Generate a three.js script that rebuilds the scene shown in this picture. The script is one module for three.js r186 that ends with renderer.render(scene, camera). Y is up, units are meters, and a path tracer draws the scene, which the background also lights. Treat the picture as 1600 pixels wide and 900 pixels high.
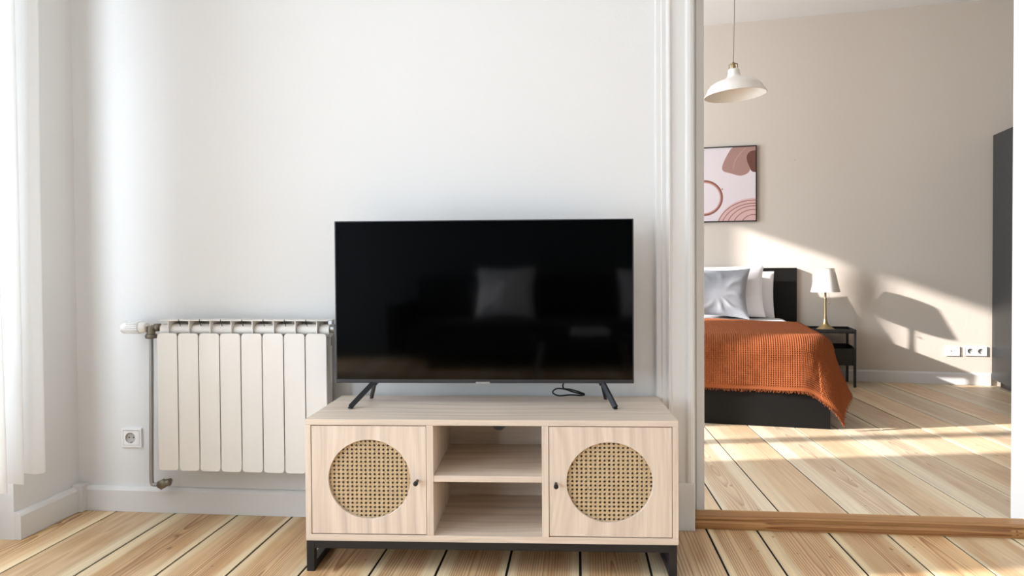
import * as THREE from 'three';
import { RoundedBoxGeometry } from 'three/addons/geometries/RoundedBoxGeometry.js';
import { mergeGeometries } from 'three/addons/utils/BufferGeometryUtils.js';
import { RectAreaLightUniformsLib } from 'three/addons/lights/RectAreaLightUniformsLib.js';

// ---------------------------------------------------------------- camera, sky, sun, window light, exposure
const scene = new THREE.Scene();
const camera = new THREE.PerspectiveCamera(2 * Math.atan(450 / 1085) * 180 / Math.PI, 1600 / 900, 0.05, 100);
camera.position.set(0, 0.955, 2.565);
camera.rotation.order = 'YXZ';
camera.rotation.set(-0.98 * Math.PI / 180, 5.8 * Math.PI / 180, -0.006);
camera.setViewOffset(1600, 900, 0, 15.5, 1600, 900);

const renderer = new THREE.WebGLRenderer({ antialias: true });
renderer.toneMapping = THREE.LinearToneMapping;
renderer.toneMappingExposure = 1.0;
renderer.shadowMap.enabled = true;

scene.background = new THREE.Color().setRGB(3.0, 3.4, 4.0);

const SUN = new THREE.Vector3(0.921, -0.350, -0.1707);              // the way the sunlight travels
const sun = new THREE.DirectionalLight(new THREE.Color().setRGB(1, 0.95, 0.93), 13);
sun.position.set(0, 1, 0).addScaledVector(SUN, -12);
sun.target.position.set(0, 1, 0);
sun.castShadow = true; sun.shadow.radius = 2; sun.shadow.mapSize.set(4096, 4096);
Object.assign(sun.shadow.camera, { left: -7, right: 7, top: 5, bottom: -5, near: 0.5, far: 30 });
scene.add(sun, sun.target);

RectAreaLightUniformsLib.init();
const WINDOWS = [                                                   // glazed openings in the left wall: z from, z to, centre post
  { z0: 0.71, z1: 1.45, y0: 0.45, y1: 2.40, power: 7 },
  { z0: 2.49, z1: 3.23, y0: 0.12, y1: 2.40, power: 8 },
  { z0: 4.27, z1: 5.00, y0: 0.12, y1: 2.40, power: 10 },  // unseen window added behind the camera to fill the room with light
  { z0: -1.07, z1: -0.335, y0: 0.80, y1: 2.62, power: 15.5 },
  { z0: -2.82, z1: -2.14, y0: 0.80, y1: 2.67, power: 15.5 },
];
for (const w of WINDOWS) {                                          // daylight of the open sky, as large as the panes it comes through
  const l = new THREE.RectAreaLight(new THREE.Color().setRGB(0.86, 0.97, 1.10), w.power, w.z1 - w.z0, w.y1 - w.y0);
  l.position.set(-2.20, (w.y0 + w.y1) / 2, (w.z0 + w.z1) / 2);
  l.lookAt(5, (w.y0 + w.y1) / 2, (w.z0 + w.z1) / 2);
  scene.add(l);
}

// ---------------------------------------------------------------- helpers
const R = (d) => d * Math.PI / 180;
let seed = 7;
const rnd = () => { seed = (seed * 1664525 + 1013904223) >>> 0; return seed / 4294967296; };
const rr = (a, b) => a + (b - a) * rnd();
const LAT = new Float32Array(65536); for (let i = 0; i < 65536; i++) LAT[i] = rnd();
function noise(x, y) {                                              // smooth value noise, 0..1
  const xi = Math.floor(x), yi = Math.floor(y); let fx = x - xi, fy = y - yi;
  fx = fx * fx * (3 - 2 * fx); fy = fy * fy * (3 - 2 * fy);
  const a = ((yi & 255) << 8), b = (((yi + 1) & 255) << 8), c = xi & 255, d = (xi + 1) & 255;
  const p = LAT[a + c] + (LAT[a + d] - LAT[a + c]) * fx, q = LAT[b + c] + (LAT[b + d] - LAT[b + c]) * fx;
  return p + (q - p) * fy;
}
const fbm = (x, y, n = 4) => { let s = 0, a = 0.5, t = 0; for (let i = 0; i < n; i++) { s += a * noise(x, y); t += a; x = x * 2.03 + 17.3; y = y * 2.01 + 9.1; a *= 0.5; } return s / t; };
const smooth = (a, b, x) => { x = Math.min(1, Math.max(0, (x - a) / (b - a))); return x * x * (3 - 2 * x); };
const mix = (a, b, t) => [a[0] + (b[0] - a[0]) * t, a[1] + (b[1] - a[1]) * t, a[2] + (b[2] - a[2]) * t];

function texture(w, h, f, srgb = true, wrap = THREE.RepeatWrapping) {
  const d = new Uint8Array(w * h * 4);
  for (let y = 0; y < h; y++) for (let x = 0; x < w; x++) {
    const c = f(x / w, y / h), k = (y * w + x) * 4;
    d[k] = Math.max(0, Math.min(255, c[0])); d[k + 1] = Math.max(0, Math.min(255, c[1])); d[k + 2] = Math.max(0, Math.min(255, c[2])); d[k + 3] = 255;
  }
  const t = new THREE.DataTexture(d, w, h, THREE.RGBAFormat);
  t.magFilter = THREE.LinearFilter; t.minFilter = THREE.LinearMipmapLinearFilter; t.generateMipmaps = true;
  t.wrapS = t.wrapT = wrap; if (srgb) t.colorSpace = THREE.SRGBColorSpace; t.needsUpdate = true;
  return t;
}
const std = (o) => new THREE.MeshStandardMaterial({ side: THREE.DoubleSide, ...o });
const phys = (o) => new THREE.MeshPhysicalMaterial({ side: THREE.DoubleSide, ...o });

function clean(g) {
  if (g.index) g = g.toNonIndexed();
  for (const k of Object.keys(g.attributes)) if (!['position', 'normal', 'uv'].includes(k)) g.deleteAttribute(k);
  if (!g.attributes.uv) g.setAttribute('uv', new THREE.BufferAttribute(new Float32Array(g.attributes.position.count * 2), 2));
  g.clearGroups(); return g;
}
const merge = (...gs) => mergeGeometries(gs.flat().map(clean));
/** uv in metres from the object's own axes: v runs along the grain. */
function uvm(g, grain = 'y', scale = 1, ou = 0, ov = 0) {
  g = clean(g);
  const p = g.attributes.position, n = g.attributes.normal, uv = g.attributes.uv, G = 'xyz'.indexOf(grain);
  for (let i = 0; i < p.count; i++) {
    const a = [Math.abs(n.getX(i)), Math.abs(n.getY(i)), Math.abs(n.getZ(i))], m = a.indexOf(Math.max(...a));
    const c = [p.getX(i), p.getY(i), p.getZ(i)], o = [0, 1, 2].filter((k) => k !== m);
    const vA = o.includes(G) ? G : o[1], uA = o.find((k) => k !== vA);
    uv.setXY(i, c[uA] * scale + ou + c[m] * 0.37 * scale, c[vA] * scale + ov);
  }
  return g;
}
const box = (w, h, d, x = 0, y = 0, z = 0, r = 0) => (r ? new RoundedBoxGeometry(w, h, d, 2, r) : new THREE.BoxGeometry(w, h, d)).translate(x, y, z);
const span = (x0, x1, y0, y1, z0, z1, r = 0) => box(x1 - x0, y1 - y0, z1 - z0, (x0 + x1) / 2, (y0 + y1) / 2, (z0 + z1) / 2, r);
const cyl = (r0, r1, h, seg = 24) => new THREE.CylinderGeometry(r1, r0, h, seg);
const V = (x, y, z) => new THREE.Vector3(x, y, z);
const tube = (pts, r, seg = 40, rad = 8) => new THREE.TubeGeometry(new THREE.CatmullRomCurve3(pts.map((p) => V(...p))), seg, r, rad);
const lathe = (pts, seg = 48) => new THREE.LatheGeometry(pts.map(([x, y]) => new THREE.Vector2(x, y)), seg);
function bar(a, b, w, d, r = 0) {                                    // a square bar from a to b
  const A = V(...a), B = V(...b), g = box(w, A.distanceTo(B), d, 0, 0, 0, r);
  g.applyQuaternion(new THREE.Quaternion().setFromUnitVectors(V(0, 1, 0), B.clone().sub(A).normalize()));
  return g.translate((A.x + B.x) / 2, (A.y + B.y) / 2, (A.z + B.z) / 2);
}

const used = {};
function numbered(n) { const k = used[n] = (used[n] ?? -1) + 1; return k ? `${n}_${String(k).padStart(3, '0')}` : n; }
function tag(o, label, category, group, kind) { o.userData.label = label; o.userData.category = category; if (group) o.userData.group = group; if (kind) o.userData.kind = kind; return o; }
function thing(name, label, category, [x, y, z] = [0, 0, 0], turn = 0, group, kind) {
  const o = new THREE.Group(); o.name = numbered(name); o.position.set(x, y, z); o.rotation.y = turn; scene.add(o);
  return tag(o, label, category, group, kind);
}
function part(parent, name, geo, mat, label) {
  const m = new THREE.Mesh(geo, mat); m.name = name; m.castShadow = m.receiveShadow = true; parent.add(m);
  if (label) m.userData.label = label;
  return m;
}
function single(name, label, category, geo, mat, kind, pos, turn = 0) {
  const m = part(scene, numbered(name), geo, mat); if (pos) m.position.set(...pos); m.rotation.y = turn;
  return tag(m, label, category, null, kind);
}
const S = 'structure';

// ---------------------------------------------------------------- materials
const plasterBump = texture(512, 512, (u, v) => { const k = 255 * (0.5 + 0.5 * (fbm(u * 24, v * 24, 4) - 0.5) + 0.15 * (noise(u * 128, v * 128) - 0.5)); return [k, k, k]; }, false, THREE.MirroredRepeatWrapping);
const paint = (hex, roughness = 0.9) => std({ color: hex, roughness, bumpMap: plasterBump, bumpScale: 0.0012 });
const M = {
  wallWhite: paint('#e3e3e1'), wallBeige: paint('#d5cabd'), ceiling: paint('#f3f0ed'), wallDark: paint('#44484b'),
  trim: std({ color: '#dfdedb', roughness: 0.42 }), frame: std({ color: '#ececea', roughness: 0.4 }),
  gap: std({ color: '#0c0805', roughness: 1 }),
  radiator: std({ color: '#e8e5de', roughness: 0.38 }), radiatorDark: std({ color: '#2c2a26', roughness: 0.9 }),
  chrome: std({ color: '#a9aaab', roughness: 0.36, metalness: 0.7 }), brassValve: std({ color: '#8a8274', roughness: 0.38, metalness: 0.8 }),
  plastic: std({ color: '#efeeec', roughness: 0.35 }), plasticGrey: std({ color: '#b9b6b2', roughness: 0.5 }), black: std({ color: '#050505', roughness: 0.6 }),
  steel: std({ color: '#16171a', roughness: 0.45, metalness: 0.1 }),
  tvBody: std({ color: '#3a3b3e', roughness: 0.4, metalness: 0.4 }), tvDark: std({ color: '#0b0b0c', roughness: 0.6 }), tvFoot: std({ color: '#23262b', roughness: 0.3, metalness: 0.35 }),
  screen: phys({ color: '#010101', roughness: 0.06, specularIntensity: 0.6 }),
  cable: std({ color: '#0a0a0a', roughness: 0.5 }),
  bedBlack: phys({ color: '#100f0e', roughness: 0.6, specularIntensity: 0.45 }), nightstand: std({ color: '#131313', roughness: 0.45 }),
  wardrobe: std({ color: '#2f3234', roughness: 0.38 }),
  brass: std({ color: '#94835f', roughness: 0.34, metalness: 0.85 }),
  shade: phys({ color: '#f4f1ea', roughness: 1, transmission: 0.35, thickness: 0 }),
  curtain: phys({ color: '#f6f6f5', roughness: 1, transmission: 0.5, thickness: 0 }),
  glass: phys({ color: '#ffffff', roughness: 0, transmission: 1, thickness: 0, ior: 1.45 }),
  pendant: std({ color: '#efeae4', roughness: 0.4 }),
  cord: std({ color: '#9c938a', roughness: 0.8 }),
  linen: std({ color: '#ebe9ea', roughness: 0.95 }), greyLinen: std({ color: '#9a9ca0', roughness: 0.95 }), mattress: std({ color: '#e6e4e4', roughness: 0.95 }),
  sofa: std({ color: '#232529', roughness: 0.95 }), cushion: std({ color: '#dcdbdd', roughness: 0.95 }), tableDark: std({ color: '#1c1a19', roughness: 0.5 }), paper: std({ color: '#d8d6d2', roughness: 0.7 }),
  cane: std({ color: '#d8c09a', roughness: 0.6 }),
  rust: phys({ color: '#8c4a22', roughness: 0.95, sheen: 0.4, sheenColor: new THREE.Color('#b06a38'), sheenRoughness: 0.7 }),
};

// pine boards: rings cut lengthwise, paler sapwood along the edges, knots
function pine(s, glare = 0) {
  const save = seed; seed = s * 7919 + 13;
  const a0 = rr(-0.045, 0.045), o = rr(0, 90), sp = rr(0.007, 0.011), hw = rr(0.075, 0.115), tone = rr(0.97, 1.08), warm = rr(-5, 2), knots = [];
  for (let i = 0; i < 7; i++) knots.push([rr(-0.10, 0.10), rr(0.1, 2.4), rr(0.0025, 0.010), rr(0.4, 1)]);
  seed = save;
  const sap = [227, 206, 168], heart = [212, 179, 137], brown = [186, 143, 98], late = [134, 88, 54], knot = [104, 66, 42];
  return texture(256, 2048, (u, v) => {
    const a = (u - 0.5) * 0.25, l = v * 2.5;
    const wob = 0.03 * (noise(l * 0.8 + o, 3.1) - 0.5), dep = 0.004 + 0.07 * Math.pow(noise(l * 0.7 + o, 7.7), 1.8);
    let q = Math.hypot(a - a0 - wob, dep) + 0.007 * (fbm(a * 24 + o, l * 2.6, 3) - 0.5), kn = 0;
    for (const [ka, kl, kr, kw] of knots) {
      const e = Math.hypot(a - ka + 0.3 * kr * (noise(l * 90, ka * 50) - 0.5), (l - kl) * 0.6) / kr;
      q += 0.6 * kr * Math.exp(-e * e * 0.12); kn = Math.max(kn, kw * (1 - smooth(0.45, 1.15, e + 0.4 * (noise(a * 260, l * 260) - 0.5))));
    }
    const t = q / sp - Math.floor(q / sp), ring = Math.pow(t, 3.5) * (1 - smooth(0.92, 1, t));
    const h = 1 - smooth(hw * 0.82, hw * 1.06, Math.abs(a - a0 - wob * 0.6 + 0.03 * (noise(l * 1.3 + o, 21) - 0.5)));
    const patch = fbm(a * 6 + o, l * 1.2 + 4, 3), fib = noise(a * 900, l * 14 + o), str = fbm(a * 120 + o, l * 1.9, 3), blot = fbm(a * 14 + o * 2, l * 3.1 + o, 3);
    let c = mix(sap, heart, h * (0.7 + 0.5 * patch));
    c = mix(c, brown, h * smooth(0.48, 0.78, blot) * 0.65);
    c = mix(c, late, ring * (0.16 + 0.9 * h * smooth(0.34, 0.62, noise(l * 0.9 + o, 31) + 0.5 * (0.06 - Math.abs(a - a0 - wob)) / 0.06 * 0.5)));
    c = mix(c, knot, kn * 0.8); c = mix(c, [220, 206, 184], glare);  // last mix lays painted window glare over the wood tone
    const g = tone * (0.88 + 0.08 * fib + 0.13 * str + 0.06 * (patch - 0.5));
    return [(c[0] + warm) * g, c[1] * g, (c[2] - warm) * g];
  }, true, THREE.MirroredRepeatWrapping);
}
const PINE = [], PALE = []; for (let i = 0; i < 6; i++) PINE.push(std({ map: pine(i + 1), roughness: 0.48 }));
for (let i = 0; i < 5; i++) PALE.push(std({ map: pine(i + 11, 0.42), roughness: 0.44 }));      // bedroom boards paled: window glare painted into their colour

// pale oak of the low cupboard, grain along v, one metre a tile
function oak(s) {
  const o = s * 31.7;
  return texture(1024, 1024, (u, v) => {
    const w = 0.35 * (fbm(u * 5 + o, v * 2.6, 3) - 0.5), x = u + w * 0.22;
    const rings = Math.abs(((x * 16 + 1.6 * fbm(x * 3 + o, v * 1.2, 2)) % 1 + 1) % 1 - 0.5) * 2;
    const fib = noise(u * 420, v * 9 + o), str = fbm(x * 55 + o, v * 2.2, 3), big = fbm(u * 4 + o, v * 1.4 + 3, 2);
    const g = 0.965 + 0.05 * (fib - 0.5) + 0.15 * (str - 0.5) + 0.07 * (big - 0.5) - 0.11 * Math.pow(1 - rings, 3) * smooth(0.4, 0.65, big);
    return [231 * g, 216 * g * (0.985 + 0.015 * str), 199 * g * (0.97 + 0.03 * str)];
  }, true, THREE.MirroredRepeatWrapping);
}
const OAK = [0, 1, 2].map((k) => std({ map: oak(k + 1), roughness: 0.5 }));

// ---------------------------------------------------------------- floors: every board its own piece
function boards(parent, seams, angle, zRef, z0, z1, woods) {
  for (let i = 0; i + 1 < seams.length; i++) {
    const w = seams[i + 1] - seams[i] - 0.0085, L = z1 - z0, zc = (z0 + z1) / 2;
    const g = clean(box(w, 0.022, L, 0, 0, 0)), p = g.attributes.position, n = g.attributes.normal, uv = g.attributes.uv, off = rr(0, 5), flip = rnd() < 0.5 ? -1 : 1;
    for (let k = 0; k < p.count; k++) uv.setXY(k, Math.abs(n.getY(k)) > 0.5 ? 0.5 + flip * p.getX(k) / w * 0.98 : 0.03, p.getZ(k) / 2.5 + off);
    const m = part(parent, numbered('plank_' + parent.name).replace('plank_' + parent.name, 'plank'), g, woods[(i * 7 + 2 + (i >> 2)) % woods.length]);
    m.position.set((seams[i] + seams[i + 1]) / 2 + (zc - zRef) * Math.tan(angle), -0.011 - rr(0, 0.0012), zc); m.rotation.y = angle;
  }
  part(parent, 'subfloor', span(-2.3, 4.2, -0.12, -0.0040, z0, z1), M.gap, 'dark gaps between the boards');
}
const floor1 = thing('floor', 'wide oiled pine floorboards of the living room', 'floor', [0, 0, 0], 0, null, S);
boards(floor1, [-2.53, -2.31, -2.07, -1.829, -1.584, -1.331, -1.111, -0.885, -0.667, -0.462, -0.243, -0.014, 0.205, 0.441, 0.62, 0.867, 1.068, 1.256, 1.48, 1.70, 1.93, 2.14, 2.38, 2.62, 2.86], R(0.5), 0, -0.06, 5.35, PINE);
const floor2 = thing('floor_bedroom', 'wide pine floorboards of the bedroom beyond the threshold', 'floor', [0, 0, 0], 0, null, S);
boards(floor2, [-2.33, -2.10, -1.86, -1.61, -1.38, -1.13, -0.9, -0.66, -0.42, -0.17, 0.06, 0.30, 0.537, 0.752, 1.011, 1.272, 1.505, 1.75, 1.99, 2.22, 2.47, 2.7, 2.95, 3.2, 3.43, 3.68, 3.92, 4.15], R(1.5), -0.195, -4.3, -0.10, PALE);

// ---------------------------------------------------------------- walls and ceiling
const H = 3.0, XL = -2.0;
const DL = 0.40, DR = 1.585, DH = 2.35, WZ = 0.075;                   // doorway
const wallGeo = (gs) => uvm(merge(...gs), 'y', 1);
single('wall_front', 'white plaster wall behind the television and radiator', 'wall', wallGeo([span(XL - 0.4, DL, -0.1, H, -WZ, 0), span(DR, 2.75, -0.1, H, -WZ, 0), span(DL, DR, DH, H, -WZ, 0)]), M.wallWhite, S);
single('wall_bedroom_front', 'bedroom side of the dividing wall, beige paint', 'wall', wallGeo([span(XL - 0.4, DL, -0.1, H, -2 * WZ, -WZ), span(DR, 4.2, -0.1, H, -2 * WZ, -WZ), span(DL, DR, DH, H, -2 * WZ, -WZ)]), M.wallBeige, S);
function facade(name, label, mat, zA, zB, wins) {
  const gs = [], yTop = 2.70;
  let z = zA;
  for (const w of [...wins].sort((a, b) => a.z0 - b.z0)) {
    const n0 = Math.max(zA + 0.08, w.z0 - 0.39), n1 = Math.min(zB - 0.08, w.z1 + 0.39);                         // the deep niche round each window
    gs.push(span(XL - 0.26, XL, -0.1, H, z, n0), span(XL - 0.26, XL, yTop, H, n0, n1));
    gs.push(span(XL - 0.40, XL - 0.26, -0.1, H, z, w.z0 - 0.06), span(XL - 0.40, XL - 0.26, w.y1 + 0.06, H, w.z0 - 0.06, w.z1 + 0.06), span(XL - 0.40, XL - 0.26, -0.1, w.y0 - 0.06, w.z0 - 0.06, w.z1 + 0.06));
    gs.push(span(XL - 0.40, XL - 0.26, -0.1, H, w.z1 + 0.06, n1));
    z = n1;
  }
  gs.push(span(XL - 0.40, XL, -0.1, H, z, zB));
  return single(name, label, 'wall', wallGeo(gs), mat, S);
}
facade('wall_left', 'white window wall of the living room beside the curtain', M.wallWhite, -WZ, 5.35, WINDOWS.slice(0, 3));
facade('wall_bedroom_left', 'bedroom window wall', M.wallBeige, -4.4, -WZ, WINDOWS.slice(3));
single('wall_right', 'living room right wall', 'wall', wallGeo([span(2.6, 2.75, -0.1, H, 0, 5.35)]), M.wallWhite, S);
single('wall_back', 'dark wall behind the sofa, mirrored in the screen', 'wall', wallGeo([span(XL - 0.4, 2.75, -0.1, H, 5.2, 5.35)]), M.wallDark, S);
const BT = R(-8.892), BW = V(2.233, 0, -3.351), BX = V(Math.cos(-BT), 0, Math.sin(-BT)), BN = V(-Math.sin(-BT), 0, Math.cos(-BT));
const bl = (s, y, t) => { const p = BW.clone().addScaledVector(BX, s).addScaledVector(BN, t); return [p.x, y, p.z]; };  // bedroom: along the far wall, up, out from it
single('wall_bedroom_back', 'beige bedroom wall behind the bed and lamp', 'wall', uvm(span(-5, 3, -0.1, H, -0.15, 0), 'y', 1), M.wallBeige, S, [BW.x, 0, BW.z], BT);
single('wall_bedroom_right', 'bedroom right wall behind the wardrobe', 'wall', wallGeo([span(4.05, 4.2, -0.1, H, -4.2, -0.1)]), M.wallBeige, S);
single('ceiling', 'white plaster ceiling over both rooms', 'ceiling', uvm(span(XL - 0.4, 4.2, H, H + 0.1, -4.6, 5.35), 'x', 1), M.ceiling, S);

// windows (outside the frame): casements with a centre post and panes
WINDOWS.forEach((w, i) => {
  const g = thing(`window_${i + 1}`, ['white casement window behind the curtain', 'white casement window between the other two living room windows', 'added white casement window beside the sofa, unseen, for fill light', 'white bedroom casement window by the doorway wall', 'white bedroom casement window beside the bed'][i], 'window', [XL - 0.33, w.y0, (w.z0 + w.z1) / 2], 0, null, S);
  const hw = (w.z1 - w.z0) / 2, h = w.y1 - w.y0;
  part(g, 'window_frame', merge(span(-0.03, 0.03, -0.06, 0, -hw - 0.06, hw + 0.06), span(-0.03, 0.03, h, h + 0.06, -hw - 0.06, hw + 0.06), span(-0.03, 0.03, 0, h, -hw - 0.06, -hw), span(-0.03, 0.03, 0, h, hw, hw + 0.06)), M.frame);
  part(g, 'centre_post', span(-0.03, 0.03, 0, h, -0.05, 0.05, 0.004), M.frame);
  part(g, 'pane', span(-0.002, 0.002, 0, h, -hw, -0.05), M.glass); part(g, 'pane', span(-0.002, 0.002, 0, h, 0.05, hw), M.glass);
  part(g, 'window_sill', span(0.03, 0.19, -0.085, -0.06, -hw - 0.10, hw + 0.10, 0.006), M.frame);
});

// ---------------------------------------------------------------- skirting boards
function skirting(len, h = 0.094, t = 0.02) {                         // moulded profile, runs along x from 0
  const s = new THREE.Shape([[0, 0], [t, 0], [t, h - 0.014], [t - 0.006, h - 0.005], [t * 0.45, h], [0, h]].map(([x, y]) => new THREE.Vector2(-x, y)));
  return new THREE.ExtrudeGeometry(s, { depth: len, bevelEnabled: false }).rotateY(Math.PI / 2);
}
{
  const put = (name, label, len, pos, turn, h, t) => { const m = single(name, label, 'baseboard', clean(skirting(len, h, t)), M.trim, S, pos, turn); return m; };
  put('baseboard_front', 'white baseboard under the radiator', 0.262 + 1.957, [-1.957, 0, 0], 0, 0.097, 0.02);
  put('baseboard_left', 'short white baseboard under the curtain', 0.279, [XL, 0, 0.32], Math.PI / 2, 0.097, 0.026);
  put('baseboard_bedroom_back', 'white baseboard along the beige bedroom wall', 1.85, bl(-0.9, 0, 0), BT, 0.094, 0.016);
  single('trim_1', 'small square corner block joining the two white baseboards', 'trim', span(-2.0, -1.956, 0, 0.106, 0, 0.042, 0.002), M.trim, S);
}

// ---------------------------------------------------------------- door casing, lining and threshold
{
  // cross-section of the architrave: x across, z out from the wall
  const prof = [[0.262, 0], [0.262, 0.012], [0.266, 0.018], [0.282, 0.020], [0.286, 0.024], [0.300, 0.024], [0.303, 0.030], [0.3075, 0.036], [0.3125, 0.036], [0.316, 0.028], [0.322, 0.025], [0.366, 0.025], [0.370, 0.029], [0.374, 0.036], [0.384, 0.037], [0.392, 0.033], [0.398, 0.026], [0.398, 0]];
  const ext = (pts, len) => { const s = new THREE.Shape(pts.map(([x, z]) => new THREE.Vector2(x, -z))); return clean(new THREE.ExtrudeGeometry(s, { depth: len, bevelEnabled: false }).rotateX(-Math.PI / 2)); };
  const t = thing('trim_2', 'moulded white door casing round the bedroom doorway', 'door casing', [0, 0, 0], 0, null, S);
  part(t, 'casing_upright', ext(prof, DH + 0.02), M.trim);
  part(t, 'casing_upright', ext(prof.map(([x, z]) => [DR + DL - x + 0.0, z]).reverse(), DH + 0.02), M.trim);
  part(t, 'casing_head', span(0.262, DR + 0.138, DH, DH + 0.14, 0, 0.03, 0.004), M.trim);
  for (const x of [0.312, DR + DL - 0.40]) part(t, 'plinth_block', span(x, x + 0.086, 0, 0.172, 0.0, 0.0385, 0.003), M.trim);
  const j = thing('trim_3', 'white door lining inside the doorway', 'door lining', [0, 0, 0], 0, null, S);
  part(j, 'jamb', span(DL - 0.03, DL + 0.004, 0, DH, -0.10, 0.0), M.trim);
  part(j, 'rebate_post', merge(span(DL - 0.03, 0.454, 0.0, DH, -0.172, -0.10, 0.003), span(0.424, 0.4535, 0.001, DH, -0.1, -0.094, 0.002)), M.trim);
  part(j, 'jamb', span(1.577, DR + 0.03, 0, DH, -0.172, 0.0, 0.003), M.trim);
  part(j, 'jamb_head', span(DL - 0.03, DR + 0.03, DH - 0.01, DH + 0.02, -0.172, 0.0), M.trim);
  // threshold: a timeworn pine sill with a double nosing
  const sec = [[-0.112, 0], [-0.112, 0.026], [-0.102, 0.032], [-0.018, 0.041], [-0.006, 0.038], [-0.003, 0.033], [-0.0035, 0.0275], [0.005, 0.027], [0.011, 0.022], [0.012, 0.014], [0.010, 0]];
  const sh = new THREE.Shape(sec.map(([z, y]) => new THREE.Vector2(-z, y)));
  const sill = uvm(new THREE.ExtrudeGeometry(sh, { depth: DR - DL + 0.02, bevelEnabled: false }).rotateY(Math.PI / 2).translate(DL - 0.005, 0, 0), 'x', 1);
  const uv = sill.attributes.uv; for (let i = 0; i < uv.count; i++) uv.setXY(i, uv.getX(i) * 3.6 + 0.4, uv.getY(i) / 2.5);
  const sm = std({ map: PINE[3].map, color: '#dcc6a6', roughness: 0.5 });
  single('trim_4', 'timeworn pine threshold across the doorway with rounded nosing', 'threshold', sill, sm, S);
}

// ---------------------------------------------------------------- curtain
{
  const nz = 90, ny = 30, z0 = 0.335, z1 = 0.865, pos = [], uv = [], idx = [];
  for (let j = 0; j <= ny; j++) for (let i = 0; i <= nz; i++) {
    const a = i / nz, b = j / ny, hem = 0.262 - 0.01 * Math.sin(a * 30), y = hem + (2.80 - hem) * b;
    const z = z0 + (z1 - z0) * a + 0.012 * Math.sin(b * 3 + a * 9) * (1 - b);
    const x = -1.885 + 0.035 * Math.sin(a * 31 + 0.6 * b) + 0.012 * Math.sin(a * 71 + 2 * b) + 0.04 * smooth(0.1, 0.3, a) * (1 - b);
    pos.push(x, y, z); uv.push(a, b);
    if (i < nz && j < ny) { const k = j * (nz + 1) + i; idx.push(k, k + 1, k + nz + 1, k + 1, k + nz + 2, k + nz + 1); }
  }
  const g = new THREE.BufferGeometry(); g.setAttribute('position', new THREE.Float32BufferAttribute(pos, 3)); g.setAttribute('uv', new THREE.Float32BufferAttribute(uv, 2)); g.setIndex(idx); g.computeVertexNormals();
  const c = thing('curtain', 'sheer white curtain hanging at the window beside the radiator', 'curtain');
  part(c, 'curtain_fabric', g, M.curtain);
  const t = thing('curtain_rail', 'white curtain rail fixed to the ceiling above the window', 'curtain rail', [-1.885, 2.80, 1.08]);
  part(t, 'rail', span(-0.012, 0.012, 0, 0.02, -0.76, 0.76, 0.003), M.frame);
  for (const z of [-0.6, 0, 0.6]) part(t, 'rail_bracket', span(-0.008, 0.008, 0.02, 0.23, z - 0.008, z + 0.008), M.frame);
}

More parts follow.
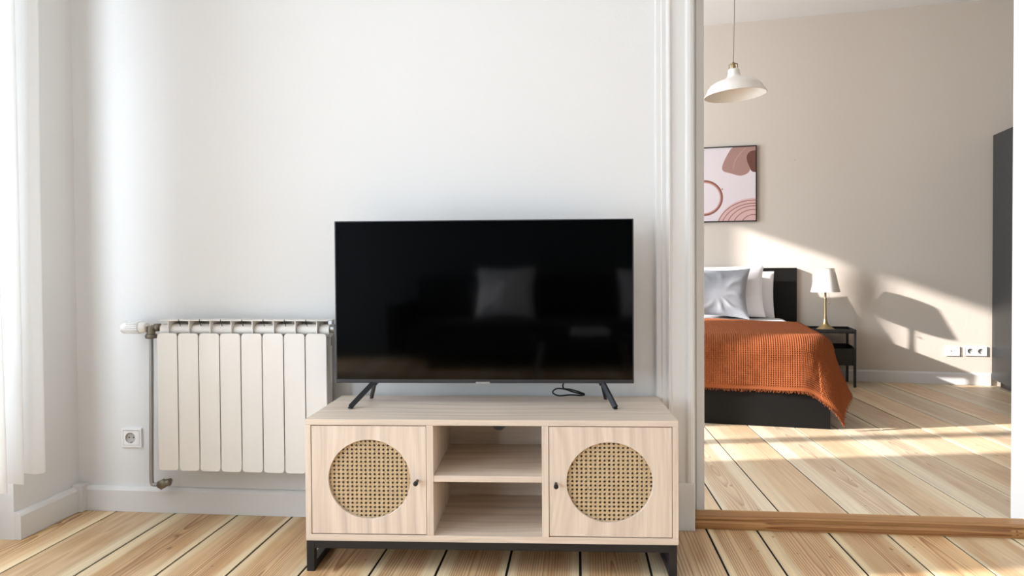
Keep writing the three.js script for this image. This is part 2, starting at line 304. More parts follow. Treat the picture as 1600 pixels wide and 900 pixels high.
// ---------------------------------------------------------------- radiator
{
  const r = thing('radiator', 'cream aluminium radiator of eight flat sections under the white wall', 'radiator', [-1.257, 0, 0.075]);
  const n = 8, pw = 0.0822, x0 = -n * pw / 2;
  const sh = new THREE.Shape(), w = 0.0757, y0 = 0.199, y1 = 0.711, c = 0.014;
  sh.moveTo(-w / 2 + c, y0); sh.lineTo(w / 2 - c, y0); sh.quadraticCurveTo(w / 2, y0, w / 2, y0 + c); sh.lineTo(w / 2, y1 - c); sh.quadraticCurveTo(w / 2, y1, w / 2 - c, y1); sh.lineTo(-w / 2 + c, y1); sh.quadraticCurveTo(-w / 2, y1, -w / 2, y1 - c); sh.lineTo(-w / 2, y0 + c); sh.quadraticCurveTo(-w / 2, y0, -w / 2 + c, y0);
  const plate = clean(new THREE.ExtrudeGeometry(sh, { depth: 0.003, bevelEnabled: true, bevelSize: 0.0015, bevelThickness: 0.0015, bevelSegments: 2, curveSegments: 6 }));
  const webShape = new THREE.Shape([[-0.042, 0.760], [0.034, 0.7605], [0.0365, 0.758], [0.0365, 0.712], [0.040, 0.706], [0.040, 0.215], [-0.04, 0.215]].map(([z, y]) => new THREE.Vector2(z, y)));
  const web = clean(new THREE.ExtrudeGeometry(webShape, { depth: 0.003, bevelEnabled: false }).rotateY(-Math.PI / 2).translate(0.0015, 0, 0));
  const fin = (x, ya, yb, za, zb) => span(x - 0.0012, x + 0.0012, ya, yb, za, zb);
  const core = merge(fin(-0.028, 0.225, 0.66, -0.040, -0.012), fin(0.028, 0.225, 0.66, -0.040, -0.012), fin(-0.016, 0.225, 0.66, -0.04, 0.03), fin(0.016, 0.225, 0.66, -0.04, 0.03), span(-0.036, 0.036, 0.225, 0.70, -0.006, -0.002),
    cyl(0.024, 0.024, pw, 24).rotateZ(Math.PI / 2).translate(0, 0.721, 0.001), cyl(0.023, 0.023, pw, 20).rotateZ(Math.PI / 2).translate(0, 0.245, 0.002), span(-0.0411, 0.0411, 0.7570, 0.7605, -0.042, 0.0335, 0.0012), span(-0.039, 0.039, 0.70, 0.758, -0.042, -0.039));
  const joint = merge(tube([[0.0400, 0.7635, 0.033], [0.0405, 0.757, 0.0348], [0.0425, 0.748, 0.0325], [0.0455, 0.738, 0.0305]], 0.0012, 16, 5));
  for (let i = 0; i < n; i++) {
    const s = new THREE.Group(); s.name = 'section'; s.position.x = x0 + pw * (i + 0.5); r.add(s);
    part(s, 'front_plate', plate, M.radiator).position.z = 0.041;
    part(s, 'web', web, M.radiator); part(s, 'fins', core, M.radiator);
    if (i < n - 1) part(s, 'joint_seal', joint, M.radiatorDark);
  }
  // right end: bleed valve; left end: thermostat and pipe
  part(r, 'bleed_valve', merge(cyl(0.016, 0.016, 0.014, 16).rotateZ(Math.PI / 2).translate(0.337, 0.728, 0.002), span(0.33, 0.346, 0.745, 0.760, 0.015, 0.035, 0.002)), M.chrome);
  const vx = -0.387, vy = 0.729, vz = -0.012;
  part(r, 'valve_body', merge(cyl(0.0145, 0.0145, 0.034, 18).translate(vx, vy - 0.012, vz), lathe([[0.0001, -0.008], [0.020, -0.008], [0.022, -0.002], [0.022, 0.004], [0.017, 0.01], [0.0001, 0.01]], 6).translate(vx, vy - 0.034, vz), cyl(0.010, 0.010, 0.05, 16).rotateZ(Math.PI / 2).translate(vx + 0.028, vy, vz), lathe([[0.0001, -0.009], [0.0165, -0.009], [0.0165, 0.009], [0.0001, 0.009]], 6).rotateZ(Math.PI / 2).translate(vx + 0.026, vy, vz)), M.brassValve);
  const head = new THREE.Group(); head.name = 'thermostat_head'; head.position.set(vx - 0.015, vy, vz); r.add(head);
  part(head, 'collar', lathe([[0.0001, 0], [0.017, 0], [0.020, 0.006], [0.021, 0.022], [0.024, 0.03], [0.0001, 0.03]], 32).rotateZ(Math.PI / 2), M.radiator);
  part(head, 'cap', lathe([[0.0205, 0.026], [0.0215, 0.05], [0.0215, 0.072], [0.024, 0.076], [0.0245, 0.09], [0.022, 0.098], [0.015, 0.102], [0.0001, 0.103]], 32).rotateZ(Math.PI / 2), M.plastic);
  const ribs = []; for (let k = 0; k < 20; k++) { const a = k / 20 * Math.PI * 2; ribs.push(span(-0.074, -0.028, -0.0018, 0.0018, 0.0205, 0.0255, 0.0008).rotateX(a)); }
  part(head, 'grip_ribs', merge(...ribs), M.plastic);
  part(r, 'supply_pipe', tube([[vx - 0.0005, vy - 0.02, vz], [vx - 0.001, 0.6, vz], [vx - 0.004, 0.4, vz], [vx - 0.007, 0.2, vz], [vx - 0.007, 0.14, vz], [vx - 0.004, 0.126, vz], [vx + 0.012, 0.124, vz], [vx + 0.03, 0.124, vz - 0.002]], 0.0078, 90, 12), M.chrome);
  part(r, 'return_valve', merge(lathe([[0.0001, -0.012], [0.014, -0.012], [0.014, 0.012], [0.0001, 0.012]], 6).rotateZ(Math.PI / 2).translate(vx + 0.032, 0.126, vz), cyl(0.013, 0.013, 0.034, 16).rotateX(Math.PI / 2).translate(vx + 0.047, 0.130, vz), lathe([[0.0001, -0.010], [0.019, -0.010], [0.019, 0.010], [0.0001, 0.010]], 6).rotateX(Math.PI / 2).translate(vx + 0.045, 0.131, vz + 0.012), lathe([[0.0001, -0.012], [0.012, -0.012], [0.013, 0.010], [0.0001, 0.013]], 16).rotateZ(-Math.PI / 2).translate(vx + 0.062, 0.136, vz + 0.008), cyl(0.009, 0.009, 0.022, 12).rotateX(Math.PI / 2).translate(vx + 0.047, 0.131, vz - 0.024)), M.brassValve);
}

// ---------------------------------------------------------------- wall sockets
function socket(name, label, pos, turn, w, h, cups) {                 // faces +z
  const g = thing(name, label, 'socket', pos, turn);
  const holes = cups.filter((c) => c.r).map((c) => { const p = new THREE.Path(); p.absellipse(c.x, c.y, c.r, c.r, 0, Math.PI * 2); return p; });
  const fr = new THREE.Shape(); fr.moveTo(-w / 2, -h / 2); fr.lineTo(w / 2, -h / 2); fr.lineTo(w / 2, h / 2); fr.lineTo(-w / 2, h / 2); fr.closePath();
  const hole = new THREE.Path(); const a = w / 2 - 0.009, b = h / 2 - 0.009; hole.moveTo(-a, -b); hole.lineTo(-a, b); hole.lineTo(a, b); hole.lineTo(a, -b); hole.closePath(); fr.holes.push(hole);
  part(g, 'cover_frame', clean(new THREE.ExtrudeGeometry(fr, { depth: 0.006, bevelEnabled: true, bevelSize: 0.002, bevelThickness: 0.003, bevelOffset: -0.002, bevelSegments: 2 })), M.plastic);
  const ins = new THREE.Shape([[-a + 0.001, -b + 0.001], [a - 0.001, -b + 0.001], [a - 0.001, b - 0.001], [-a + 0.001, b - 0.001]].map(([x, y]) => new THREE.Vector2(x, y))); ins.holes.push(...holes);
  part(g, 'insert', clean(new THREE.ExtrudeGeometry(ins, { depth: 0.0085, bevelEnabled: false, curveSegments: 24 })), M.plastic);
  for (const c of cups) {
    if (c.r) {
      part(g, 'cup', clean(lathe([[c.r, 0.0085], [c.r, 0.001], [0.0001, 0.001]], 32).rotateX(Math.PI / 2).translate(c.x, c.y, 0)), M.plasticGrey);
      for (const k of [1, -1]) part(g, 'pin_hole', cyl(0.0026, 0.0026, 0.002, 10).rotateX(Math.PI / 2).translate(c.x + k * 0.009, c.y, 0.0015), M.black);
      for (const k of [1, -1]) part(g, 'earth_clip', box(0.006, 0.005, 0.006, c.x, c.y + k * (c.r - 0.0025), 0.004), M.chrome);
    } else part(g, 'cable_outlet', cyl(0.004, 0.004, 0.003, 12).rotateX(Math.PI / 2).translate(c.x, c.y, 0.0085), M.black);
  }
}
socket('wall_socket', 'white single power socket beside the radiator pipe', [-1.770, 0.288, 0], 0, 0.085, 0.076, [{ x: -0.004, y: 0, r: 0.021 }]);
socket('wall_socket', 'white square outlet plate with one tiny hole on the beige wall', bl(0.687, 0.262, 0), BT, 0.098, 0.075, [{ x: -0.012, y: 0.002 }]);
socket('wall_socket', 'white double power socket beside the dark wardrobe', bl(0.845, 0.266, 0), BT, 0.158, 0.075, [{ x: -0.036, y: 0, r: 0.020 }, { x: 0.036, y: 0, r: 0.020 }]);
single('wall_nail', 'tiny dark nail in the beige wall beside the picture', 'nail', cyl(0.004, 0.004, 0.012, 8).rotateX(Math.PI / 2), M.plasticGrey, null, bl(-0.48, 1.823, 0.005), BT);

// ---------------------------------------------------------------- television cupboard
const ST = R(3.02), SP = [-0.2995, 0, 0.2458];
{
  const c = thing('tv_cabinet', 'pale oak television cabinet with two round cane doors on a black metal base', 'cabinet', SP, ST);
  let k = 0; const wood = (name, g, grain, m = k++ % 3) => part(c, name, uvm(g, grain, 1, rr(0, 1), rr(0, 1)), OAK[m]);
  wood('top_panel', span(-0.579, 0.579, 0.462, 0.480, -0.2, 0.2, 0.0012), 'x', 0);
  for (const s of [-1, 1]) wood('side_panel', span(s < 0 ? -0.579 : 0.561, s < 0 ? -0.561 : 0.579, 0.118, 0.462, -0.2, 0.2, 0.0012), 'y', 1);
  wood('bottom_panel', span(-0.579, 0.579, 0.098, 0.118, -0.2, 0.2, 0.0012), 'x', 2);
  wood('divider', span(-0.196, -0.175, 0.118, 0.462, -0.19, 0.2, 0.0012), 'y', 0); wood('divider', span(0.162, 0.183, 0.118, 0.462, -0.19, 0.2, 0.0012), 'y', 1);
  wood('shelf', span(-0.175, 0.162, 0.286, 0.305, -0.19, 0.198, 0.0012), 'x', 2);
  const bp = new THREE.Shape([[-0.561, 0.118], [0.561, 0.118], [0.561, 0.462], [-0.561, 0.462]].map(([x, y]) => new THREE.Vector2(x, y)));
  const bh = new THREE.Path(); bh.absellipse(0.004, 0.378, 0.025, 0.024, 0, Math.PI * 2); bp.holes.push(bh);
  wood('back_panel', new THREE.ExtrudeGeometry(bp, { depth: 0.005, bevelEnabled: false, curveSegments: 24 }).translate(0, 0, -0.197), 'x', 1);
  // doors with a round window of cane webbing
  const door = (x0, x1, cx, cy, rx, ry, kx, ky) => {
    const y0 = 0.1205, y1 = 0.4595, d = new THREE.Shape([[x0, y0], [x1, y0], [x1, y1], [x0, y1]].map(([x, y]) => new THREE.Vector2(x, y)));
    const h = new THREE.Path(); h.absellipse(cx, cy, rx, ry, 0, Math.PI * 2); d.holes.push(h);
    const m = wood('door', new THREE.ExtrudeGeometry(d, { depth: 0.014, bevelEnabled: true, bevelSize: 0.001, bevelThickness: 0.001, bevelOffset: -0.001, bevelSegments: 1, curveSegments: 48 }).translate(0, 0, 0.183), 'y');
    // six-way cane: pairs across and up, singles on both diagonals, cut to the window
    const Px = 0.01425, P = 0.01300, gs = [], ax = rx + 0.006, ay = ry + 0.006;
    const strand = (px, py, ux, uy, w, z) => { const dl = Math.hypot(ux, uy), dx = ux / dl, dy = uy / dl;                        // through (px,py) along (dx,dy), clipped by the ellipse
      const A = dx * dx / ax / ax + dy * dy / ay / ay, B = px * dx / ax / ax + py * dy / ay / ay, C = px * px / ax / ax + py * py / ay / ay - 1, D = B * B - A * C;
      if (D <= 0) return; const q = Math.sqrt(D), t0 = (-B - q) / A, t1 = (-B + q) / A;
      gs.push(box(t1 - t0, w, 0.0011).translate((t0 + t1) / 2, 0, 0).rotateZ(Math.atan2(dy, dx)).translate(cx + px, cy + py, z));
    };
    for (let i = -11; i <= 11; i++) for (const o of [-0.14, 0.14]) { strand(0, (i + 0.5 + o) * P, 1, 0, P * 0.25, 0.1835); strand((i + 0.5 + o) * Px, 0, 0, 1, P * 0.25, 0.1848); }
    for (let i = -24; i <= 24; i++) for (const s of [-1, 1]) { const q = (i + 0.5) / 2; strand(q * Px, s * q * P, Px, -s * P, P * 0.12, s < 0 ? 0.1859 : 0.1868); }
    part(m, 'cane_webbing', merge(...gs), M.cane, 'woven natural cane webbing in the round window');
    part(m, 'door_knob', merge(lathe([[0.0001, 0], [0.0045, 0], [0.005, 0.016], [0.0073, 0.027], [0.0073, 0.035], [0.006, 0.0375], [0.0001, 0.0375]], 24).rotateX(Math.PI / 2).translate(kx, ky, 0.196)), M.steel, 'small black peg knob');
  };
  door(-0.5595, -0.1975, -0.3768, 0.2915, 0.1295, 0.124, -0.2255, 0.289);
  door(0.1845, 0.5595, 0.370, 0.288, 0.132, 0.124, 0.205, 0.284);
  // black steel base
  for (const z of [-0.175, 0.185]) part(c, 'base_rail', span(-0.553, 0.553, 0.073, 0.098, z - 0.0125, z + 0.0125, 0.0015), M.steel);
  for (const x of [-0.566, 0.562]) {
    for (const z of [-0.175, 0.185]) part(c, 'leg', span(x - 0.0125, x + 0.0125, 0, 0.098, z - 0.0125, z + 0.0125, 0.0015), M.steel);
    part(c, 'base_runner', span(x - 0.0125, x + 0.0125, 0.002, 0.027, -0.1625, 0.1725, 0.0015), M.steel);
    part(c, 'side_rail', span(x - 0.0125, x + 0.0125, 0.073, 0.098, -0.1625, 0.1725, 0.0015), M.steel);
  }
}

// ---------------------------------------------------------------- television
{
  const pos = V(-0.038, 0.4825, -0.03).applyAxisAngle(V(0, 1, 0), ST).add(V(SP[0], 0, SP[2]));
  const t = thing('television', 'black flat television standing on the pale oak cabinet', 'television', pos.toArray(), ST);
  const w = 1.024, y0 = 0.0725, y1 = 0.631, hw = w / 2;
  part(t, 'housing', merge(span(-hw, hw, y0, y1, -0.026, 0, 0.003), span(-hw + 0.06, hw - 0.06, y0 + 0.02, y0 + 0.36, -0.055, -0.02, 0.012)), M.tvBody);
  part(t, 'screen', span(-hw + 0.005, hw - 0.005, y0 + 0.0135, y1 - 0.004, -0.004, 0.0008), M.screen, 'black glossy screen mirroring a cushion');
  part(t, 'badge', merge(span(-0.026, 0.022, y0 - 0.004, y0 + 0.005, -0.006, 0.0015, 0.0012), span(-0.019, 0.015, y0 - 0.002, y0 + 0.0005, -0.004, 0.0022)), M.chrome, 'tiny grey badge tab under the bezel');
  const foot = (xa, xf, zf, xb, zb) => {
    const f = part(t, 'foot', merge(bar([xa, y0 + 0.004, -0.012], [xf, 0.004, zf], 0.013, 0.017, 0.003), bar([xa, y0 + 0.004, -0.022], [xb, 0.004, zb], 0.010, 0.014, 0.003), box(0.02, 0.02, 0.03, xa, y0 + 0.001, -0.018, 0.004)), M.tvFoot);
    part(f, 'rubber_pad', span(xf - 0.006, xf + 0.006, 0, 0.004, zf - 0.008, zf + 0.006), M.black); part(f, 'rubber_pad', span(xb - 0.005, xb + 0.005, 0, 0.004, zb - 0.006, zb + 0.006), M.black);
  };
  foot(-0.379, -0.442, 0.070, -0.414, -0.105); foot(0.405, 0.443, 0.065, 0.424, -0.098);
  part(t, 'power_cable', tube([[0.281, 0.075, -0.05], [0.273, 0.056, -0.062], [0.276, 0.044, -0.068], [0.300, 0.040, -0.068], [0.335, 0.030, -0.066], [0.349, 0.023, -0.066], [0.340, 0.020, -0.066], [0.300, 0.021, -0.068], [0.255, 0.018, -0.072], [0.237, 0.029, -0.074], [0.249, 0.041, -0.074], [0.275, 0.041, -0.073], [0.310, 0.030, -0.074], [0.345, 0.021, -0.076]], 0.0028, 160, 8), M.cable, 'thin black cable hanging in a loop');
}

// ---------------------------------------------------------------- bedroom: bed
const bedThing = (name, label, cat, s, t, group) => thing(name, label, cat, bl(s, 0, t), BT, group);
{
  const b = bedThing('bed', 'black wooden bed frame with tall flat headboard', 'bed', -1.21, 0);
  part(b, 'headboard', span(-0.74, 0.74, 0.0, 0.928, 0.005, 0.045, 0.003), M.bedBlack);
  part(b, 'footboard', span(-0.68, 0.68, 0.0, 0.26, 1.825, 1.855, 0.003), M.bedBlack);
  for (const s of [-1, 1]) part(b, 'side_rail', span(s * 0.665 - 0.015, s * 0.665 + 0.015, 0.0, 0.26, 0.045, 1.825, 0.003), M.bedBlack);
  part(b, 'slat_base', span(-0.65, 0.65, 0.20, 0.23, 0.046, 1.824), M.bedBlack);
}
// a soft box: a grid over the faces of a rounded box with slight sag
{
  const m = bedThing('mattress', 'white sheeted mattress under the rust blanket', 'mattress', -1.21, 0);
  const g = new RoundedBoxGeometry(1.35, 0.285, 1.755, 8, 0.095); g.translate(0, 0.3735, 0.935);
  part(m, 'sheet', clean(g), M.mattress, 'white bed sheet');
}
{
  // rust waffle blanket, draped over the foot end: top, front drop, side drop and a hanging corner
  const sE = 0.724, tE = 1.872, RC = 0.205, top = 0.533, roll = 0.10, pitch = 0.0130, pitchQ = 0.0124, st = pitch / 4;   // bed-local x (from bed centre), z out from the wall
  const p0 = -1.0, p1 = sE + 0.275, q1 = tE + 0.268, q0f = (p) => 0.54 + 0.36 * smooth(-0.1, 0.95, p) + 0.010 * Math.sin(p * 9);
  const np = Math.round((p1 - p0) / st), nq = Math.round((q1 - 0.42) / st), N = np + 1;
  const P = new Float32Array((np + 1) * (nq + 1) * 3), uv = new Float32Array((np + 1) * (nq + 1) * 2), idx = [];
  const base = (p, q) => {
    const A = p - (sE - RC), B = q - (tE - RC); let o, dx = 0, dz = 0, bx = p, bz = q, corner = 0;
    if (A > 0 && B > 0) { const r = Math.hypot(A, B); o = r - RC; dx = A / r; dz = B / r; const c = Math.min(r, RC); bx = sE - RC + dx * c; bz = tE - RC + dz * c; corner = Math.pow(Math.sin(2 * Math.atan2(A, B)), 2); }
    else if (A > RC - roll) { o = A - RC; dx = 1; bx = Math.min(p, sE); } else if (B > RC - roll) { o = B - RC; dz = 1; bz = Math.min(q, tE); } else o = Math.max(A, B) - RC;
    const wr = 0.006 * (fbm(p * 3.1 + 5, q * 3.3, 3) - 0.5);
    let y = top + wr * 1.6;
    if (o <= -roll) { y += 0.0; return [bx, y, bz]; }
    const e = o + roll, arc = roll * Math.PI / 2;                     // start to bend before the edge
    bx -= dx * (o > 0 ? roll : o + roll); bz -= dz * (o > 0 ? roll : o + roll);
    if (e < arc) { const a = e / roll; return [bx + dx * roll * Math.sin(a), y - roll * (1 - Math.cos(a)), bz + dz * roll * Math.sin(a)]; }
    const h = e - arc, fl = 0.04 + 0.24 * corner + 0.30 * smooth(0.75, 1, dx) * smooth(0.5, 1.3, q), fold = 0.010 * Math.sin((dz > 0.9 ? p : q) * 13 + 1) * Math.min(1, h * 6) * (1 - corner);
    const out = roll + fl * h + fold + wr * 2;
    return [bx + dx * out, y - roll - h * Math.sqrt(1 - fl * fl), bz + dz * out];
  };
  for (let j = 0; j <= nq; j++) for (let i = 0; i <= np; i++) {
    const p = p0 + (p1 - p0) * i / np, qs = q0f(p), q = qs + (q1 - qs) * j / nq, k = j * N + i;
    P.set(base(p, q), k * 3); uv.set([p, q], k * 2);
    if (i < np && j < nq) idx.push(k, k + N, k + 1, k + 1, k + N, k + N + 1);
  }
  const g = new THREE.BufferGeometry(); g.setAttribute('position', new THREE.BufferAttribute(P, 3)); g.setAttribute('uv', new THREE.BufferAttribute(uv, 2)); g.setIndex(idx); g.computeVertexNormals();
  const n = g.attributes.normal;
  for (let k = 0; k < P.length / 3; k++) {                            // raised waffle ribs
    const p = uv[k * 2], q = uv[k * 2 + 1], c = Math.pow(Math.abs(Math.cos(Math.PI * p / pitch)), 3), d = Math.pow(Math.abs(Math.cos(Math.PI * q / pitchQ)), 3), near = Math.min(p1 - p, q1 - q);
    const h = 0.0060 * Math.max(c, d) * smooth(0.0, 0.02, near - 0.012) * (0.75 + 0.5 * noise(p * 23, q * 23));
    P[k * 3] += n.getX(k) * h; P[k * 3 + 1] += n.getY(k) * h; P[k * 3 + 2] += n.getZ(k) * h;
  }
  g.computeVertexNormals();
  const b = bedThing('blanket', 'rust orange waffle blanket draped over the foot of the bed', 'blanket', -1.21, 0);
  part(b, 'waffle_cloth', g, M.rust);
  const fr = [];
  const thread = (p, q, dp, dq) => { const a = base(p, q), c = base(p + dp * 0.5, q + dq * 0.5), e = base(p + dp, q + dq), j = () => rr(-0.004, 0.004); fr.push(tube([a, [c[0] + j(), c[1], c[2] + j()], [e[0] + j() * 1.6, e[1] + j(), e[2] + j() * 1.6]], 0.0011, 3, 4)); };
  for (let p = -0.7; p < p1; p += 0.0042) thread(p, q1 - 0.002, rr(-0.005, 0.005), rr(0.009, 0.019));
  for (let q = 1.0; q < q1; q += 0.0042) thread(p1 - 0.002, q, rr(0.009, 0.019), rr(-0.005, 0.005));
  const f = part(b, 'fringe', merge(...fr), M.rust, 'short frayed fringe along the hem'); f.userData.kind = 'stuff';
}
// pillows: pinched corners, full middle
function pillow(w, h, d, pinch = 0.05, wr = 0.004, o = 0) {
  const n = 40, pos = [], uvs = [], idx = [];
  for (const side of [1, -1]) {
    const start = pos.length / 3;
    for (let j = 0; j <= n; j++) for (let i = 0; i <= n; i++) {
      const u = i / n * 2 - 1, v = j / n * 2 - 1, e = Math.pow(Math.max(0, 1 - u * u), 0.55) * Math.pow(Math.max(0, 1 - v * v), 0.55);
      const x = u * w / 2 * (1 - pinch * (1 - v * v) * Math.abs(u)), y = v * h / 2 * (1 - pinch * (1 - u * u) * Math.abs(v));
      const an = Math.atan2(v + 0.15, u - 0.1), crease = wr * (fbm(u * 1.6 + o, v * 1.6 + o * 2, 2) - 0.5) * 4 * e + wr * (Math.pow(0.5 + 0.5 * Math.sin(an * 9 + 3 * noise(u * 2 + o, v * 2)), 3) - 0.3) * 2.2 * e * smooth(0.25, 0.8, Math.hypot(u, v));
      pos.push(x, y + h / 2, side * (d / 2 * e + crease * (side > 0 ? 1 : 0.3))); uvs.push(x, y);
      if (i < n && j < n) { const k = start + j * (n + 1) + i; side > 0 ? idx.push(k, k + 1, k + n + 1, k + 1, k + n + 2, k + n + 1) : idx.push(k, k + n + 1, k + 1, k + 1, k + n + 1, k + n + 2); }
    }
  }
  const g = new THREE.BufferGeometry(); g.setAttribute('position', new THREE.Float32BufferAttribute(pos, 3)); g.setAttribute('uv', new THREE.Float32BufferAttribute(uvs, 2)); g.setIndex(idx); g.computeVertexNormals(); return g;
}
function addPillow(name, label, cat, g, mat, pos, turn, lean, roll = 0, group) {
  const o = thing(name, label, cat, pos, turn, group); const m = part(o, 'cover', g, mat); m.rotation.set(lean, 0, roll); return o;
}
addPillow('bed_pillow', 'white pillow against the headboard, rearmost of the stack', 'pillow', pillow(0.66, 0.385, 0.12, 0.03, 0.003, 3), M.linen, bl(-0.985, 0.518, 0.165), BT, R(-7), 0);
addPillow('bed_pillow', 'white pillow standing between the rear pillow and grey cushion', 'pillow', pillow(0.68, 0.43, 0.12, 0.07, 0.004, 8), M.linen, bl(-1.075, 0.526, 0.30), BT, R(-9), R(1.0));
addPillow('grey_cushion', 'light grey linen cushion with pointed corners leaning on the white pillows', 'cushion', pillow(0.56, 0.42, 0.14, 0.12, 0.006, 21), M.greyLinen, bl(-1.15, 0.535, 0.47), BT, R(-17), R(-2));

// ---------------------------------------------------------------- bedside table and lamp
{
  const t = bedThing('bedside_table', 'black metal bedside table with tray top and lower box', 'bedside table', -0.27, 0.195);
  const hx = 0.19, hz = 0.148;
  part(t, 'tray_top', merge(span(-hx, hx, 0.418, 0.430, -hz, hz), span(-hx, hx, 0.418, 0.449, hz - 0.008, hz, 0.002), span(-hx, hx, 0.418, 0.449, -hz, -hz + 0.008, 0.002), span(-hx, -hx + 0.008, 0.418, 0.449, -hz, hz, 0.002), span(hx - 0.008, hx, 0.418, 0.449, -hz, hz, 0.002)), M.nightstand);
  for (const x of [-1, 1]) for (const z of [-1, 1]) part(t, 'leg', span(x * (hx - 0.009) - 0.009, x * (hx - 0.009) + 0.009, 0, 0.42, z * (hz - 0.009) - 0.009, z * (hz - 0.009) + 0.009, 0.0015), M.nightstand);
  part(t, 'lower_box', merge(span(-hx + 0.005, hx - 0.005, 0.170, 0.182, -hz + 0.005, hz - 0.005), span(-hx + 0.005, hx - 0.005, 0.170, 0.312, -hz + 0.005, -hz + 0.015), span(-hx + 0.004, -hx + 0.014, 0.170, 0.312, -hz + 0.005, hz - 0.005), span(hx - 0.014, hx - 0.004, 0.170, 0.312, -hz + 0.005, hz - 0.005), span(-hx + 0.005, hx - 0.005, 0.170, 0.300, hz - 0.016, hz - 0.006)), M.nightstand);
}
{
  const l = thing('table_lamp', 'brass table lamp with white cone shade on the bedside table', 'lamp', bl(-0.285, 0.431, 0.24), BT);
  part(l, 'lamp_base', clean(lathe([[0.0001, 0], [0.070, 0], [0.071, 0.006], [0.068, 0.013], [0.060, 0.020], [0.053, 0.023], [0.045, 0.032], [0.030, 0.042], [0.020, 0.056], [0.014, 0.078], [0.0105, 0.10], [0.0001, 0.10]], 48)), M.brass);
  part(l, 'stem', clean(lathe([[0.0105, 0.10], [0.0085, 0.15], [0.0082, 0.24], [0.0105, 0.246], [0.0105, 0.256], [0.008, 0.262], [0.008, 0.34], [0.014, 0.345], [0.014, 0.38], [0.0001, 0.38]], 32)), M.brass);
  const sh = part(l, 'lamp_shade', clean(lathe([[0.108, 0.306], [0.066, 0.492], [0.0645, 0.492], [0.1065, 0.306], [0.108, 0.306]], 64)), M.shade, 'white fabric lamp shade');
  part(sh, 'shade_ring', merge(new THREE.TorusGeometry(0.0655, 0.0015, 6, 40).rotateX(Math.PI / 2).translate(0, 0.491, 0), bar([-0.065, 0.485, 0], [0.065, 0.485, 0], 0.003, 0.003), bar([0, 0.485, -0.065], [0, 0.485, 0.065], 0.003, 0.003), bar([0, 0.37, 0], [0, 0.487, 0], 0.006, 0.006)), M.brass);
  part(l, 'pull_chain', merge(tube([[0.012, 0.34, 0.008], [0.022, 0.30, 0.012], [0.024, 0.222, 0.012]], 0.0012, 12, 6), new THREE.SphereGeometry(0.006, 12, 8).translate(0.024, 0.215, 0.012)), M.brass);
}

// ---------------------------------------------------------------- framed print
{
  const w = 0.72, h = 0.637, c = document.createElement('canvas'); c.width = 1024; c.height = 906; const x = c.getContext('2d');
  const X = (a) => 1024 * (1 - (497 - a) / 687), Y = (b) => (b - 148) / 577 * 906, path = (pts, close = true) => { x.beginPath(); pts.forEach(([a, b], i) => (i ? x.lineTo(X(a), Y(b)) : x.moveTo(X(a), Y(b)))); if (close) x.closePath(); };
  const blob = (pts) => { x.beginPath(); const n = pts.length, m = (i) => { const [a, b] = pts[i % n], [d, e] = pts[(i + 1) % n]; return [X((a + d) / 2), Y((b + e) / 2)]; }; x.moveTo(...m(0)); for (let i = 1; i <= n; i++) x.quadraticCurveTo(X(pts[i % n][0]), Y(pts[i % n][1]), ...m(i)); x.closePath(); x.fill(); };
  x.fillStyle = '#e2d6d8'; x.fillRect(0, 0, 1024, 906);
  x.fillStyle = '#a98379'; blob([[318, 140], [270, 210], [228, 300], [240, 338], [300, 352], [372, 378], [430, 362], [456, 330], [440, 280], [470, 200], [520, 180], [520, 130], [400, 130]]);
  x.fillStyle = '#6b4237'; blob([[520, 180], [456, 182], [424, 215], [426, 262], [446, 305], [462, 348], [520, 352]]);
  x.strokeStyle = '#c9a793'; x.lineWidth = 5; x.lineCap = 'round'; x.beginPath(); x.moveTo(X(418), Y(160)); x.quadraticCurveTo(X(322), Y(235), X(322), Y(318)); x.stroke();
  for (const [dx, lw, col] of [[0, 36, '#b0796f'], [6, 17, '#8a5345'], [-11, 9, '#c79a8f'], [15, 4, '#7d4c40']]) { x.strokeStyle = col; x.lineWidth = lw; x.beginPath(); x.ellipse(X(88), Y(540), (X(228) - X(88)) + dx, Y(540) - Y(410) + dx, 0, -Math.PI * 0.9, Math.PI * 0.5); x.stroke(); }
  x.fillStyle = '#a8843f'; x.beginPath(); x.ellipse(X(234), Y(474), 8, 13, 0, 0, 7); x.fill();
  x.fillStyle = '#d9b0aa'; x.beginPath(); x.ellipse(X(478), Y(790), X(478) - X(188), Y(790) - Y(550), 0, 0, 7); x.fill();
  x.strokeStyle = '#643a32'; x.lineWidth = 7;
  for (const [a, b] of [[208, 566], [238, 590], [278, 610], [322, 638], [378, 678]]) { x.beginPath(); x.ellipse(X(478), Y(790), (X(478) - X(a)) * 1.06, Y(790) - Y(b), 0, 0, 7); x.stroke(); }
  const tx = new THREE.CanvasTexture(c); tx.colorSpace = THREE.SRGBColorSpace;
  const p = thing('framed_print', 'abstract pink and brown print in thin black frame above the bed', 'picture', bl(-0.782 - w / 2, 1.32, 0), BT);
  part(p, 'print', new THREE.BoxGeometry(w - 0.012, h - 0.012, 0.012).translate(0, h / 2, 0.016), std({ map: tx, roughness: 0.6 }));
  for (const s of [-1, 1]) { part(p, 'frame_bar', span(s * (w / 2 - 0.004) - 0.004, s * (w / 2 - 0.004) + 0.004, 0, h, 0.002, 0.030, 0.001), M.black); part(p, 'frame_bar', span(-w / 2, w / 2, h / 2 + s * (h / 2 - 0.004) - 0.004, h / 2 + s * (h / 2 - 0.004) + 0.004, 0.002, 0.030, 0.001), M.black); }
}

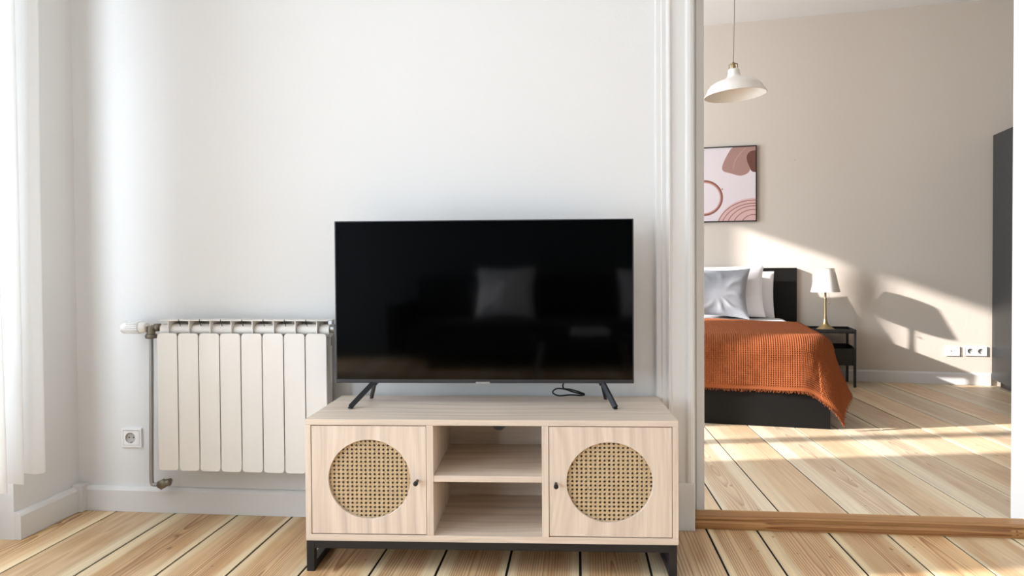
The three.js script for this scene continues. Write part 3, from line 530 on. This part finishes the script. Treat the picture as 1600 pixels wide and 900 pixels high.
// ---------------------------------------------------------------- pendant lamp
{
  const p = thing('pendant_lamp', 'white metal pendant lamp with flared shade hanging over the bed', 'pendant lamp', [0.880, 1.931, -1.562]);
  const k = new THREE.Group(); k.name = 'lamp_head'; k.rotation.z = R(3.5); k.scale.setScalar(0.965); p.add(k);
  const out = [[0.180, 0], [0.176, 0.010], [0.167, 0.020], [0.163, 0.030], [0.155, 0.048], [0.140, 0.064], [0.115, 0.079], [0.085, 0.090], [0.055, 0.100], [0.040, 0.112], [0.035, 0.128], [0.033, 0.150], [0.028, 0.158], [0.0001, 0.160]];
  const inn = out.slice(0, -1).map(([r, y]) => [Math.max(0.0001, r - 0.004), y - 0.002]).reverse();
  part(k, 'lamp_shade', clean(lathe([...out, ...inn.map(([r, y], i) => (i ? [r, y] : [0.0001, 0.154])), out[0]], 72)), M.pendant);
  part(k, 'brass_fitting', merge(lathe([[0.0001, 0.158], [0.012, 0.158], [0.015, 0.168], [0.010, 0.178], [0.013, 0.186], [0.006, 0.198], [0.0001, 0.198]], 24), ...[0, 1, 2].map((i) => merge(bar([0.028, 0.150, 0], [0.028, 0.188, 0], 0.004, 0.006), bar([0.028, 0.188, 0], [0.0, 0.194, 0], 0.004, 0.006)).rotateY(i * 2.094 + 0.4))), M.brass);
  part(p, 'cord', tube([[-0.0115, 0.188, 0], [-0.006, 0.5, 0], [-0.004, 0.9, 0], [-0.004, H - 1.931 - 0.04, 0]], 0.0032, 20, 8), M.cord);
  part(p, 'ceiling_cup', clean(lathe([[0.0001, 0], [0.03, 0], [0.045, 0.02], [0.05, 0.0405], [0.0001, 0.0405]], 32).translate(-0.004, H - 1.931 - 0.041, 0)), M.pendant);
}

// ---------------------------------------------------------------- wardrobe
{
  const w = bedThing('wardrobe', 'tall dark grey wardrobe beside the double socket', 'wardrobe', 0.948, 0.03);
  part(w, 'carcass', span(0.02, 0.56, 0.06, 1.945, 0, 1.60, 0.002), M.wardrobe);
  for (let i = 0; i < 4; i++) { const d = part(w, 'door', span(0, 0.019, 0.052, 1.945, i * 0.4 + 0.0015, i * 0.4 + 0.3985, 0.0015), M.wardrobe); }
  part(w, 'plinth', span(0.05, 0.55, 0, 0.06, 0.03, 1.58), M.wardrobe);
}

// ---------------------------------------------------------------- behind the camera, mirrored in the screen
{
  const s = thing('sofa', 'dark grey sofa mirrored in the television screen', 'sofa', [0.1, 0, 4.68], Math.PI);
  part(s, 'seat', span(-1.32, 1.32, 0.14, 0.44, -0.4, 0.42, 0.05), M.sofa);
  part(s, 'backrest', span(-1.32, 1.32, 0.30, 0.86, -0.45, -0.22, 0.06), M.sofa);
  for (const k of [-1, 1]) part(s, 'armrest', span(k * 1.42 - 0.1, k * 1.42 + 0.1, 0.14, 0.62, -0.45, 0.42, 0.05), M.sofa);
  for (const x of [-1.1, 1.1]) for (const z of [-0.38, 0.36]) part(s, 'leg', cyl(0.018, 0.024, 0.14, 12).translate(x, 0.07, z), M.tableDark);
  addPillow('sofa_cushion', 'pale cushion in the middle of the sofa, mirrored in the screen', 'cushion', pillow(0.58, 0.52, 0.14, 0.09, 0.006, 5), M.cushion, [-0.29, 0.452, 4.56], Math.PI + 0.1, R(-20));
  addPillow('sofa_cushion', 'pale cushion at the end of the sofa, mirrored in the screen edge', 'cushion', pillow(0.50, 0.50, 0.14, 0.09, 0.006, 9), M.cushion, [1.07, 0.456, 4.48], Math.PI - 0.1, R(-20));
  const t = thing('coffee_table', 'low dark coffee table in front of the sofa', 'table', [0.35, 0, 3.55]);
  part(t, 'table_top', span(-0.45, 0.45, 0.36, 0.385, -0.25, 0.22, 0.006), M.tableDark);
  for (const x of [-0.36, 0.36]) for (const z of [-0.18, 0.15]) part(t, 'leg', bar([x * 1.1, 0, z * 1.1], [x * 0.9, 0.36, z * 0.9], 0.016, 0.016, 0.003), M.chrome);
  const b = single('book', 'white book lying on the coffee table', 'book', span(-0.15, 0.15, 0, 0.05, -0.11, 0.11, 0.004), M.paper, null, [0.42, 0.385, 3.6]);
}
scene.traverse((o) => { if (o.isMesh) { o.castShadow = true; o.receiveShadow = true; } });
renderer.render(scene, camera);
